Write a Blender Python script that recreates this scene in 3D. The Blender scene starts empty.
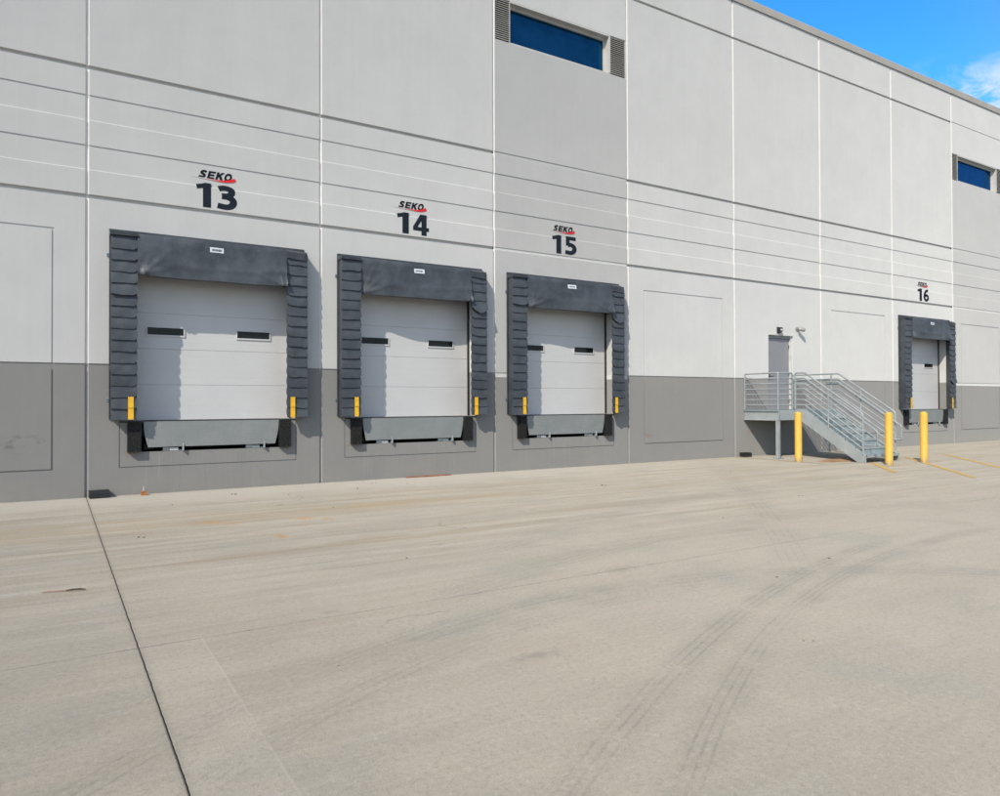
import bpy, bmesh, math, random
from mathutils import Vector, Matrix, noise
random.seed(7)
C = bpy.context.scene.collection
scene = bpy.context.scene
PI = math.pi
P = 3.66                      # width of one tilt-up panel

# ------------------------------------------------------------------ materials
class NT:
    """small helper round a node tree"""
    def __init__(s, name):
        s.m = bpy.data.materials.new(name); s.m.use_nodes = True
        s.t = s.m.node_tree; s.n = s.t.nodes; s.bsdf = s.n['Principled BSDF']
        s.pos = s.n.new('ShaderNodeNewGeometry').outputs['Position']
        s.obj = s.n.new('ShaderNodeTexCoord').outputs['Object']
    def link(s, a, b): s.t.links.new(a, b)
    def _in(s, sock, v):
        if hasattr(v, 'is_output'): s.link(v, sock)
        else: sock.default_value = v
    def math(s, op, a, b=0.0, c=None, clamp=False):
        n = s.n.new('ShaderNodeMath'); n.operation = op; n.use_clamp = clamp
        s._in(n.inputs[0], a); s._in(n.inputs[1], b)
        if c is not None: s._in(n.inputs[2], c)
        return n.outputs[0]
    def sep(s, v):
        n = s.n.new('ShaderNodeSeparateXYZ'); s.link(v, n.inputs[0]); return n.outputs
    def scale(s, v, sc, loc=(0, 0, 0), rot=(0, 0, 0)):
        n = s.n.new('ShaderNodeMapping'); s.link(v, n.inputs[0])
        n.inputs['Scale'].default_value = sc; n.inputs['Location'].default_value = loc
        n.inputs['Rotation'].default_value = rot
        return n.outputs[0]
    def noise(s, v, sc, detail=4, rough=.55, dist=0.0):
        n = s.n.new('ShaderNodeTexNoise'); s.link(v, n.inputs['Vector'])
        n.inputs['Scale'].default_value = sc; n.inputs['Detail'].default_value = detail
        n.inputs['Roughness'].default_value = rough; n.inputs['Distortion'].default_value = dist
        return n.outputs[0]
    def voronoi(s, v, sc, out='Distance'):
        n = s.n.new('ShaderNodeTexVoronoi'); s.link(v, n.inputs['Vector']); n.inputs['Scale'].default_value = sc
        return n.outputs[out]
    def ramp(s, f, a, b, lo=0.0, hi=1.0):
        n = s.n.new('ShaderNodeMapRange'); s._in(n.inputs['Value'], f); n.interpolation_type = 'SMOOTHSTEP'
        n.inputs['From Min'].default_value = a; n.inputs['From Max'].default_value = b
        n.inputs['To Min'].default_value = lo; n.inputs['To Max'].default_value = hi
        return n.outputs[0]
    def mix(s, f, a, b, mode='MIX'):
        n = s.n.new('ShaderNodeMix'); n.data_type = 'RGBA'; n.blend_type = mode; n.clamp_factor = True
        s._in(n.inputs['Factor'], f)
        for k, v in ((6, a), (7, b)):
            if hasattr(v, 'is_output'): s.link(v, n.inputs[k])
            else: n.inputs[k].default_value = (*v, 1) if len(v) == 3 else v
        return n.outputs[2]
    def bump(s, h, strength=.3, dist=.01):
        n = s.n.new('ShaderNodeBump'); s.link(h, n.inputs['Height'])
        n.inputs['Strength'].default_value = strength; n.inputs['Distance'].default_value = dist
        s.link(n.outputs[0], s.bsdf.inputs['Normal'])
    def out(s, col=None, rough=None, metal=None, spec=None, matt=0.0):
        s.bsdf.inputs['Diffuse Roughness'].default_value = matt
        for k, v in (('Base Color', col), ('Roughness', rough), ('Metallic', metal), ('Specular IOR Level', spec)):
            if v is None: continue
            if hasattr(v, 'is_output'): s.link(v, s.bsdf.inputs[k])
            elif k == 'Base Color': s.bsdf.inputs[k].default_value = (*v, 1)
            else: s.bsdf.inputs[k].default_value = v
        return s.m

def simple(name, col, rough=.6, metal=0.0, var=.12, sc=6.0, bump=0.0, spec=.5):
    t = NT(name)
    n = t.noise(t.obj, sc, 5)
    d = tuple(c*(1-var) for c in col); l = tuple(min(1, c*(1+var)) for c in col)
    c = t.mix(t.ramp(n, .3, .7), d, l)
    r = t.ramp(t.noise(t.obj, sc*2.3, 3), .3, .7, max(.05, rough-.08), min(1, rough+.08))
    if bump: t.bump(t.noise(t.obj, sc*12, 4), bump, .004)
    return t.out(c, r, metal, spec)

def wall_paint(name, col, dirt=(.30, .27, .22), lower=False):
    t = NT(name)
    big = t.noise(t.pos, .55, 4, .6)
    blot = t.noise(t.pos, 2.3, 5, .6)
    streak = t.noise(t.scale(t.pos, (9, 1, .35)), 1.0, 5, .65)
    grain = t.noise(t.pos, 90, 3, .7)
    f = t.math('ADD', t.math('MULTIPLY', big, .45), t.math('ADD', t.math('MULTIPLY', blot, .3), t.math('MULTIPLY', streak, .25)))
    c = t.mix(t.ramp(f, .35, .65), tuple(x*.955 for x in col), tuple(min(1, x*1.03) for x in col))
    c = t.mix(t.ramp(streak, .58, .82, 0, .12), c, dirt)
    c = t.mix(t.ramp(grain, .62, .78, 0, .10), c, tuple(x*.6 for x in col))
    if lower:                                        # splash and scuffs low on the grey base
        z = t.sep(t.pos)[2]
        low = t.math('MULTIPLY', t.ramp(z, .45, .0), t.ramp(blot, .35, .7))
        c = t.mix(t.math('MULTIPLY', low, .30), c, (.36, .32, .26))
        sc = t.noise(t.scale(t.pos, (1.2, 1, 3.2)), 1.7, 6, .7)
        c = t.mix(t.ramp(sc, .66, .74, 0, .22), c, (.10, .10, .10))
        dr = t.noise(t.scale(t.pos, (22, 1, .8)), 1.0, 3, .6)
        c = t.mix(t.ramp(dr, .70, .80, 0, .25), c, (.42, .41, .39))
        x = t.sep(t.pos)[0]; lx = t.math('MULTIPLY', t.math('FRACT', t.math('MULTIPLY', x, 1/P)), P)
        under = t.math('MULTIPLY', t.math('MULTIPLY', t.ramp(lx, .55, .9), t.ramp(lx, 3.05, 2.8)), t.math('MULTIPLY', t.ramp(z, .68, .62), t.math('MULTIPLY', t.ramp(x, 11, 10.9), t.ramp(x, 0, .05))))
        run = t.noise(t.scale(t.pos, (14, 1, .5)), 1.6, 5, .7)          # water runs and scrapes under the levelers
        c = t.mix(t.math('MULTIPLY', under, t.ramp(run, .54, .72, 0, .26)), c, (.46, .45, .43))
        c = t.mix(t.math('MULTIPLY', under, t.ramp(run, .44, .32, 0, .20)), c, (.15, .14, .13))
        sm = t.noise(t.scale(t.pos, (2.5, 1, 5)), 1.5, 6, .75)
        bx = t.math('MULTIPLY', t.math('MULTIPLY', t.ramp(lx, .40, .62), t.ramp(lx, .80, .6)), t.math('MULTIPLY', t.ramp(z, .72, .66), t.ramp(z, .55, .64)))
        c = t.mix(t.math('MULTIPLY', bx, t.ramp(sm, .45, .6, 0, .7)), c, (.30, .13, .05))
        kn = t.math('MULTIPLY', t.ramp(x, -.5, -.56), t.math('MULTIPLY', t.ramp(z, .62, .80), t.ramp(z, 1.05, .92)))
        c = t.mix(t.math('MULTIPLY', kn, t.ramp(sm, .50, .62, 0, .6)), c, (.15, .145, .14))
    h = t.math('ADD', t.math('MULTIPLY', t.noise(t.pos, 45, 4, .7), .6), t.math('MULTIPLY', t.noise(t.pos, 1.6, 3), 2.5))
    t.bump(h, .22, .006)
    return t.out(c, t.ramp(blot, .3, .7, .62, .78), 0, .35, .70)

M = {}
WALL_W = (.632, .626, .608); WALL_G = (.522, .516, .502); BASE_G = (.288, .281, .268)
M['white'] = wall_paint('white_wall_paint', WALL_W)
M['grey'] = wall_paint('light_grey_wall_paint', WALL_G)
M['base'] = wall_paint('dark_grey_base_paint', BASE_G, (.14, .13, .12), True)
M['seal_lit_pale'] = simple('pale_sealant_lit_edge', (.74, .72, .68), .6, 0, .04, 3); M['seal_lit_grey'] = simple('grey_sealant_lit_edge', (.36, .35, .33), .6, 0, .06, 3)  # sealant tones that also paint the lit edge of each joint
M['coping'] = simple('coping_metal', (.43, .395, .34), .55, 0, .05, 1.5)
M['dark_pit'] = simple('unlit_pit_steel', (.02, .022, .022), .7, .2, .3, 5)  # steel made near-black for the unlit depth of pits and recesses
M['roof'] = simple('roof_membrane', (.6, .6, .58), .8)
M['door_white'] = simple('door_white_steel', (.60, .592, .585), .42, 0, .025, 1.4)
M['door_grey'] = simple('door_grey_paint', (.27, .27, .285), .45, 0, .04, 2)
M['frame_grey'] = simple('window_frame_metal', (.55, .53, .49), .5, 0, .05, 3)
M['louver'] = simple('louver_metal', (.60, .575, .53), .5, 0, .06, 3)
M['black'] = simple('black_rubber', (.018, .018, .018), .65, 0, .3, 12)
M['rubber'] = None
M['yellow_vinyl'] = simple('yellow_vinyl', (.82, .46, .015), .5, 0, .08, 14)
M['white_plastic'] = simple('white_plastic', (.74, .74, .72), .4, 0, .04, 5)
M['sign_navy'] = simple('sign_navy', (.015, .021, .031), .75, 0, .12, 8, spec=.15)
M['sign_black'] = simple('sign_black', (.010, .010, .011), .75, 0, .1, 8, spec=.15)
M['tag_white'] = simple('tag_white', (.72, .74, .76), .5, 0, .04, 8)
M['tag_ink'] = simple('tag_ink', (.10, .14, .20), .5)
M['bait_plastic'] = simple('bait_plastic', (.022, .024, .024), .45, 0, .25, 12)
M['dark_hw'] = simple('dark_hardware', (.05, .05, .05), .4, .6)
M['bracket'] = simple('bracket_zinc', (.34, .40, .45), .45, .6, .1, 20)
M['cam'] = simple('camera_housing', (.36, .35, .33), .45, .1, .06, 10)
M['lit_jamb'] = simple('lit_jamb_paint', (.62, .61, .59), .5)  # pale frame colour for the jamb that catches the sun

def m_vinyl():
    t = NT('seal_vinyl')
    n = t.noise(t.obj, 2.2, 6, .62); n2 = t.noise(t.obj, 14, 5, .7)
    c = t.mix(t.ramp(n, .3, .72), (.040, .047, .056), (.075, .085, .098))
    c = t.mix(t.ramp(n2, .60, .78, 0, .30), c, (.15, .155, .16))       # dusty rub marks
    c = t.mix(t.ramp(t.noise(t.scale(t.obj, (7, 7, 1.2)), 1.6, 5, .7), .66, .78, 0, .35), c, (.20, .20, .195))
    t.bump(t.noise(t.obj, 11, 5, .6), .35, .012)
    return t.out(c, t.ramp(n2, .3, .7, .42, .60), 0, .5)
M['vinyl'] = m_vinyl()
def m_head():                                            # the same vinyl, scuffed pale at its lower corners
    t = NT('head_vinyl')
    n = t.noise(t.obj, 2.2, 6, .62); n2 = t.noise(t.obj, 14, 5, .7); x, y, z = t.sep(t.obj)
    c = t.mix(t.ramp(n, .3, .72), (.040, .047, .056), (.078, .088, .100))
    c = t.mix(t.ramp(n2, .58, .76, 0, .30), c, (.15, .155, .16))
    ed = t.math('MULTIPLY', t.ramp(t.math('ABSOLUTE', x), .90, 1.13), t.ramp(z, .32, .02))
    c = t.mix(t.math('MULTIPLY', ed, t.ramp(t.noise(t.scale(t.pos, (6, 6, 2.5)), 2.2, 6, .72), .46, .68, 0, .60)), c, (.30, .30, .295))
    c = t.mix(t.ramp(t.noise(t.scale(t.pos, (1, 1, 3)), 3.2, 6, .75), .62, .74, 0, .35), c, (.20, .205, .21))
    t.bump(t.noise(t.obj, 11, 5, .6), .35, .012)
    return t.out(c, t.ramp(n2, .3, .7, .40, .58), 0, .5)
M['head'] = m_head()
def m_rubber():
    t = NT('bumper_rubber')
    v = t.voronoi(t.scale(t.obj, (1, 1, 1)), 55)
    c = t.mix(t.ramp(t.noise(t.obj, 30, 4, .7), .45, .75), (.012, .012, .012), (.055, .053, .05))
    t.bump(v, .5, .004)
    return t.out(c, .8, 0, .3)
M['rubber'] = m_rubber()
def m_galv(name, lo, hi, metal=.55, dots=False, rough=.45):
    t = NT(name)
    sp = t.voronoi(t.obj, 26, 'Color'); s1 = t.sep(sp)[0]
    big = t.noise(t.obj, 3, 5, .65)
    f = t.math('ADD', t.math('MULTIPLY', s1, .10), t.math('MULTIPLY', big, .90))
    c = t.mix(t.ramp(f, .25, .75), lo, hi)
    c = t.mix(t.ramp(t.noise(t.scale(t.obj, (5, 5, 1)), 3, 6, .7), .66, .78, 0, .25), c, (.22, .16, .11))
    if dots:                                                          # raised tread buttons
        v = t.sep(t.scale(t.obj, (26, 1, 26)))
        dx = t.math('PINGPONG', v[0], .5); dz = t.math('PINGPONG', v[2], .5)
        d = t.math('SQRT', t.math('ADD', t.math('MULTIPLY', dx, dx), t.math('MULTIPLY', dz, dz)))
        but = t.ramp(d, .20, .10)
        c = t.mix(t.math('MULTIPLY', but, .40), c, tuple(min(1, x*1.7) for x in hi))
        t.bump(but, .8, .004)
    else:
        t.bump(t.noise(t.obj, 40, 3), .15, .003)
    return t.out(c, t.ramp(s1, 0, 1, rough-.03, rough+.04), metal, .5)
M['lip'] = m_galv('tread_plate', (.225, .24, .235), (.275, .29, .282), .1, True, .55)
M['galv'] = m_galv('galvanised_steel', (.36, .395, .40), (.45, .485, .49), .2)
M['galv_rail'] = m_galv('galvanised_pipe', (.30, .33, .34), (.45, .48, .485), .25)
M['galv_tread'] = m_galv('galvanised_tread', (.27, .335, .345), (.40, .47, .48), .25)
def m_boll():
    t = NT('bollard_sleeve')
    z = t.sep(t.obj)[2]
    n = t.noise(t.scale(t.obj, (3, 3, 1)), 5, 6, .65)
    c = t.mix(t.ramp(n, .3, .7), (.72, .42, .055), (.78, .49, .085))
    c = t.mix(t.math('MULTIPLY', t.ramp(z, .16, .0), t.ramp(n, .3, .65, .3, 1)), c, (.22, .19, .13))
    c = t.mix(t.ramp(t.noise(t.scale(t.obj, (12, 12, 3)), 4, 6, .75), .60, .70, 0, .45), c, (.42, .34, .17))
    c = t.mix(t.math('MULTIPLY', t.ramp(z, .45, .05), t.ramp(n, .45, .62, 0, .5)), c, (.36, .30, .17))
    return t.out(c, .5, 0, .4)
M['bollard'] = m_boll()
def m_glass(name, col, rough=.04):
    t = NT(name); t.bump(t.noise(t.pos, 1.6, 2), .03, .02)
    return t.out(t.mix(t.ramp(t.noise(t.pos, 38, 4, .7), .45, .65), col, tuple(q*2.2 for q in col)), rough, 0, .22)
M['glass_dark'] = m_glass('dark_door_glass', (.008, .009, .010), .12)
def m_winglass():
    t = NT('tinted_blue_glass')
    c = t.mix(t.ramp(t.noise(t.pos, 3, 4), .3, .7), (.006, .066, .145), (.010, .085, .190))
    t.bump(t.noise(t.pos, .9, 2), .04, .02)
    t.m.node_tree.nodes['Principled BSDF'].inputs['IOR'].default_value = 1.5
    t.bsdf.inputs['Specular Tint'].default_value = (.30, .55, 1, 1)
    return t.out(c, .06, .85, .5)
M['glass_blue'] = m_winglass()
def m_swoosh():
    t = NT('logo_swoosh'); x = t.sep(t.obj)[0]
    c = t.mix(t.ramp(x, -.32, .12), (.62, .60, .585), (.72, .018, .025))
    return t.out(c, .5, 0, .4)
M['swoosh'] = m_swoosh()
M['paint_yellow'] = None
def m_line():
    t = NT('worn_yellow_line')
    n = t.noise(t.pos, 7, 7, .75); n2 = t.noise(t.pos, 45, 4, .7)
    c = t.mix(t.ramp(n2, .35, .7), (.62, .36, .05), (.70, .45, .12))
    c = t.mix(t.ramp(n, .50, .66, 0, 1), c, (.32, .285, .225))
    return t.out(c, .75, 0, .3)
M['paint_yellow'] = m_line()
def m_line2():
    t = NT('faded_yellow_line')
    n = t.noise(t.pos, 9, 7, .8)
    c = t.mix(t.ramp(n, .36, .56, 0, 1), (.56, .38, .12), (.32, .285, .225))
    return t.out(c, .8, 0, .3)
M['paint_faded'] = m_line2()
M['card'] = simple('cardboard', (.36, .22, .12), .85, 0, .2, 5, .2)
M['wood'] = simple('red_lath', (.33, .13, .07), .85, 0, .3, 14, .2)
M['orange'] = simple('orange_block', (.40, .15, .045), .7, 0, .25, 16)
M['twig'] = simple('twig', (.035, .027, .022), .85, 0, .4, 25)
M['twig_pink'] = simple('torn_strap', (.38, .20, .15), .8, 0, .3, 25)
M['grit'] = simple('grit', (.16, .135, .11), .9, 0, .5, 9)

# ------------------------------------------------------------------ mesh builder
class MB:
    def __init__(s): s.v = []; s.f = []; s.m = []; s.mats = []; s.sm = []
    def mi(s, mat):
        if mat not in s.mats: s.mats.append(mat)
        return s.mats.index(mat)
    def face(s, pts, mat, smooth=False):
        b = len(s.v); s.v += [tuple(p) for p in pts]
        s.f.append(tuple(range(b, b+len(pts)))); s.m.append(s.mi(mat)); s.sm.append(smooth)
    def idx(s, verts, faces, mat, smooth=False):
        b = len(s.v); s.v += [tuple(p) for p in verts]; k = s.mi(mat)
        for f in faces: s.f.append(tuple(i+b for i in f)); s.m.append(k); s.sm.append(smooth)
    def box(s, a, b, mat, bev=0.0):
        x0, x1 = sorted((a[0], b[0])); y0, y1 = sorted((a[1], b[1])); z0, z1 = sorted((a[2], b[2]))
        if not bev:
            v = [(x, y, z) for z in (z0, z1) for y in (y0, y1) for x in (x0, x1)]
            s.idx(v, [(0, 2, 3, 1), (4, 5, 7, 6), (0, 1, 5, 4), (2, 6, 7, 3), (0, 4, 6, 2), (1, 3, 7, 5)], mat); return
        bm = bmesh.new(); bmesh.ops.create_cube(bm, size=1)
        for v in bm.verts: v.co = Vector(((x0+x1)/2+v.co.x*(x1-x0), (y0+y1)/2+v.co.y*(y1-y0), (z0+z1)/2+v.co.z*(z1-z0)))
        bmesh.ops.bevel(bm, geom=bm.edges[:], offset=bev, segments=2, affect='EDGES')
        s.addbm(bm, mat)
    def addbm(s, bm, mat, smooth=False):
        bm.verts.index_update()
        s.idx([v.co[:] for v in bm.verts], [tuple(v.index for v in f.verts) for f in bm.faces], mat, smooth); bm.free()
    def prism(s, pts, axis, a, b, mat):
        """closed polygon (2-D) extruded along axis 0/1/2 from a to b"""
        def mk(p, t):
            q = list(p); q.insert(axis, t); return tuple(q)
        n = len(pts); v = [mk(p, a) for p in pts]+[mk(p, b) for p in pts]
        s.idx(v, [tuple(range(n-1, -1, -1)), tuple(range(n, 2*n))]+[(i, (i+1) % n, n+(i+1) % n, n+i) for i in range(n)], mat)
    def tube(s, pts, r, mat, seg=10, cap=True):
        pts = [Vector(p) for p in pts]; n = len(pts); rings = []
        t0 = (pts[1]-pts[0]).normalized()
        up = Vector((0, 0, 1)) if abs(t0.z) < .9 else Vector((1, 0, 0))
        nrm = (up-t0*up.dot(t0)).normalized()
        for i, p in enumerate(pts):
            if i == 0: t = (pts[1]-pts[0]).normalized()
            elif i == n-1: t = (pts[-1]-pts[-2]).normalized()
            else: t = ((pts[i+1]-p).normalized()+(p-pts[i-1]).normalized()).normalized()
            nrm = (nrm-t*nrm.dot(t)).normalized(); bn = t.cross(nrm)
            rr = r[i] if isinstance(r, (list, tuple)) else r
            rings.append([p+(nrm*math.cos(2*PI*k/seg)+bn*math.sin(2*PI*k/seg))*rr for k in range(seg)])
        v = [q for ring in rings for q in ring]
        f = [(i*seg+k, i*seg+(k+1) % seg, (i+1)*seg+(k+1) % seg, (i+1)*seg+k) for i in range(n-1) for k in range(seg)]
        s.idx(v, f, mat, True)
        if cap:
            s.face(rings[0][::-1], mat); s.face(rings[-1], mat)
    def build(s, name, parent=None, origin=None):
        me = bpy.data.meshes.new(name)
        o0 = Vector(origin) if origin else Vector((0, 0, 0))
        me.from_pydata([tuple(Vector(p)-o0) for p in s.v], [], s.f)
        for mt in s.mats: me.materials.append(mt)
        me.polygons.foreach_set('material_index', s.m)
        me.polygons.foreach_set('use_smooth', s.sm)
        me.update(); me.validate()
        o = bpy.data.objects.new(name, me); C.objects.link(o)
        o.location = o0
        if parent: o.parent = parent; o.matrix_parent_inverse = Matrix.Translation(-world_loc(parent))
        return o
def world_loc(o):
    v = Vector(o.location)
    while o.parent: v = o.matrix_parent_inverse.translation+v; o = o.parent; v = v+Vector(o.location)
    return v
def rounded(pts, r=.06, n=5):
    """polyline with filleted corners"""
    pts = [Vector(p) for p in pts]; out = [pts[0]]
    for a, b, c in zip(pts, pts[1:], pts[2:]):
        d1 = (a-b); d2 = (c-b); q = min(r, d1.length*.45, d2.length*.45)
        s = b+d1.normalized()*q; e = b+d2.normalized()*q
        for k in range(n+1):
            t = k/n; out.append(s*(1-t)**2+b*2*t*(1-t)+e*t*t)
    return out+[pts[-1]]
def tag(o, label=None, cat=None, group=None, kind=None):
    if label: o['label'] = label
    if cat: o['category'] = cat
    if group: o['group'] = group
    if kind: o['kind'] = kind
    return o
def thing(name, loc, label, cat, group=None):
    o = bpy.data.objects.new(name, None); C.objects.link(o); o.location = loc; o.empty_display_size = .2
    return tag(o, label, cat, group)

# ------------------------------------------------------------------ warehouse
K0, K1 = -3, 11                       # panels built, number 0 holds dock 13
DOCKS = (0, 1, 2, 6); GREY = (-3, 2, 7); KNOCK = (-3, -1, 3, 5, 7, 8, 9, 10, -2)
KNOCK = tuple(k for k in KNOCK if k not in (-2, 9))
OX0, OX1 = .455, 3.205                # dock opening
TOP = 11.94
house = thing('warehouse', (0, 0, 0), 'white concrete tilt-up warehouse with a dark grey base and four dock doors', 'warehouse')

def panel(k):
    g = k in GREY; dock = k in DOCKS; win = g; door = k == 4; knock = k in KNOCK
    up = M['grey'] if g else M['white']
    xs = {0, .009, .026, P-.026, P-.009, P}
    zs = {0.0, TOP, 1.962, 2.056}
    gw = .028
    # horizontal reveals: (z0,z1,depth,chamfer at the bottom)
    major = [(4.606, 4.664), (6.598, 6.658), (10.925, 10.985)]
    for a, b in major: zs |= {a, b, a+.003, a-.003}
    bands = [(5.803, 6.199), (5.038, 5.422)]
    for a, b in bands: zs |= {a, b, a+.011}
    if knock or dock:
        xs |= {OX0+.04, OX0+.04+gw, 3.20, 3.20+gw} if knock else set()
        if knock: zs |= {.43, .43+gw, 4.065, 4.065+gw}
    if dock:
        xs |= {OX0-.014, OX0, OX1, OX1+.014, .757, 2.925}; zs |= {.43, .444, .67, 1.135, 1.165, 4.02}
    if door: xs |= {1.352, 2.376}; zs |= {1.2, 3.238}
    if win: xs |= {.03, .42, 3.155, 3.63}; zs |= {8.995, 9.905}
    xs = sorted(xs); zs = sorted(zs)
    def cell(xa, xb, za, zb):
        xc, zc = (xa+xb)/2, (za+zb)/2
        mt = M['base'] if zc < 2.009 else up
        if g and zc > 8.995: mt = M['white']
        if g and 1.962 < zc < 2.056: mt = M['white']
        if 1.962 < zc < 2.056 and not g: mt = M['base']
        d = [0, 0, 0, 0]                       # bl br tl tr
        if dock:
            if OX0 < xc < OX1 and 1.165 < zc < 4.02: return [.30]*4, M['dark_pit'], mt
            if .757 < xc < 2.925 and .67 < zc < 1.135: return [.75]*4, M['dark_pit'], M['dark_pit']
            if OX0 < xc < OX1 and 1.135 < zc < 1.165: return [-.004]*4, M['dark_hw'], M['dark_hw']
            if .43 < zc < 1.165 and (OX0-.014 < xc < OX0 or OX1 < xc < OX1+.014): return [.014]*4, mt, mt
            if OX0-.014 < xc < OX1+.014 and .43 < zc < .444: return [.014]*4, mt, mt
        if door and 1.352 < xc < 2.376 and 1.2 < zc < 3.238: return [.14]*4, M['dark_pit'], M['white'] if zc > 1.3 else mt
        if win and 8.995 < zc < 9.905:
            if .42 < xc < 3.155: return [.26]*4, M['dark_pit'], M['white']
            if .03 < xc < 3.63: return [.09]*4, M['dark_pit'], M['white']
        if knock:
            xl, xr = OX0+.04, 3.20
            if xl < xc < xr+gw and (.43 < zc < .43+gw or 4.065 < zc < 4.065+gw): d = [.014]*4
            if .43 < zc < 4.065+gw and (xl < xc < xl+gw or xr < xc < xr+gw): d = [.014]*4
        for a, b in bands:
            if a < zc < a+.011: d = [max(d[0], 0), max(d[1], 0), .013, .013]
            elif a+.011 < zc < b: d = [.013]*4
        for i, (a, b) in enumerate(major):
            dd = .062 if not g else .012
            if a-.003 < zc < b: d = [dd]*4
            if a-.003 < zc < a: d = [.002, .002, dd*.3, dd*.3]
            elif a < zc < a+.003: d = [dd*.3, dd*.3, dd, dd]
            if g and i == 0 and a-.003 < zc < b-.015: mt = M['white']
        if 1.962 < zc < 2.056: d = [max(q, .013) for q in d]
        # panel joints
        J = .036
        if xc < .009 or xc > P-.009: d = [max(q, J) for q in d]
        elif xc < .026: d = [max(d[0], J), d[1], max(d[2], J), d[3]]
        elif xc > P-.026: d = [d[0], max(d[1], J), d[2], max(d[3], J)]
        if xc < .026 or xc > P-.009: mt = M['seal_lit_grey'] if zc < 2.057 else M['seal_lit_pale']  # sealant, spread over the sun-facing chamfer as a painted lit edge
        return d, mt, mt
    b = MB(); X0 = k*P
    grid = {}
    for i in range(len(xs)-1):
        for j in range(len(zs)-1): grid[i, j] = cell(xs[i], xs[i+1], zs[j], zs[j+1])
    def pt(i, j, d): return (X0+xs[i], d, zs[j])
    for (i, j), (d, mt, wm) in grid.items():
        b.face([pt(i, j, d[0]), pt(i+1, j, d[1]), pt(i+1, j+1, d[3]), pt(i, j+1, d[2])], mt)
        if (i+1, j) in grid:                    # wall between this cell and the one to the right
            e, m2, w2 = grid[i+1, j]
            if abs(d[1]-e[0])+abs(d[3]-e[2]) > 1e-5:
                w = wm if d[1]+d[3] > e[0]+e[2] else w2
                b.face([pt(i+1, j, d[1]), pt(i+1, j, e[0]), pt(i+1, j+1, e[2]), pt(i+1, j+1, d[3])], w)
        if (i, j+1) in grid:
            e, m2, w2 = grid[i, j+1]
            if abs(d[2]-e[0])+abs(d[3]-e[1]) > 1e-5:
                w = wm if d[2]+d[3] > e[0]+e[1] else w2
                b.face([pt(i, j+1, d[2]), pt(i+1, j+1, d[3]), pt(i+1, j+1, e[1]), pt(i, j+1, e[0])], w)
    # top and outer skirts
    b.face([(X0, .03, TOP), (X0+P, .03, TOP), (X0+P, .24, TOP), (X0, .24, TOP)], up)
    o = b.build('wall_panel', house)
    if dock: o['label'] = 'wall panel cut open for a dock door'
    elif g: o['label'] = 'light grey painted wall panel'
    return o
for k in range(K0, K1): panel(k)
XL, XR = K0*P, K1*P
b = MB()                               # body behind the front: sides, back, roof
b.face([(XL, .03, 0), (XL, 40, 0), (XL, 40, TOP), (XL, .03, TOP)], M['white'])
b.face([(XR, .03, 0), (XR, .03, TOP), (XR, 40, TOP), (XR, 40, 0)], M['white'])
b.face([(XL, 40, 0), (XR, 40, 0), (XR, 40, TOP), (XL, 40, TOP)], M['white'])
b.build('rear_walls', house)
b = MB(); b.box((XL+.01, .25, 11.3), (XR-.01, 39.99, 11.5), M['roof']); b.build('roof', house)
b = MB()
b.prism([(-.035, 11.93), (-.035, 12.115), (-.028, 12.135), (.30, 12.115), (.30, 11.95), (.0, 11.95), (-.026, 11.93)], 0, XL-.02, XR+.02, M['coping'])
for k in range(K0*P.__ceil__(), K1*4):       # standing cover plates over the joints of the coping
    x = k*P*.83
    if XL < x < XR: b.box((x-.05, -.039, 11.932), (x+.05, -.034, 12.12), M['coping'])
b.build('parapet_coping', house)

def window(k):
    X = k*P
    b = MB()                                    # boxed metal frame
    x0, x1, z0, z1 = X+.423, X+3.152, 8.998, 9.902
    fr = M['frame_grey']; t = .045
    b.box((x0, .0, z1-.035), (x1, .23, z1-.001), fr); b.box((x0, .13, z1-.085), (x1, .24, z1-.036), fr)
    b.box((x0, .02, z0+.001), (x1, .23, z0+.035), fr)
    b.box((x0, .10, z0+.036), (x0+.008, .23, z1-.036), fr); b.box((x1-.03, -.004, z0+.036), (x1, .23, z1-.036), fr)
    b.box((x0+.009, .15, z0+.036), (x0+.06, .22, z1-.086), fr); b.box((x1-.075, .15, z0+.036), (x1-.031, .22, z1-.086), fr)
    f = b.build('window_frame', house)
    b = MB(); b.box((x0+.07, .175, z0+.03), (x1-.07, .19, z1-.08), M['glass_blue']); b.build('window_glass', f)
    for a, c in ((.036, .415), (3.160, 3.622)):
        b = MB(); n = 20; z0 = 9.0; H = .90/n
        for i in range(n):
            zz = z0+i*H
            b.prism([(.008, zz+.004), (.014, zz+.0), (.062, zz+H*.95), (.055, zz+H*1.0)], 0, X+a, X+c, M['louver'])
        b.box((X+a-.004, .004, 9.0), (X+a+.012, .08, 9.9), M['louver']); b.box((X+c-.004, .010, 9.0), (X+c+.004, .08, 9.9), M['louver'])
        b.build('louver', house)
for k in (2, 7): window(k)

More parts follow.
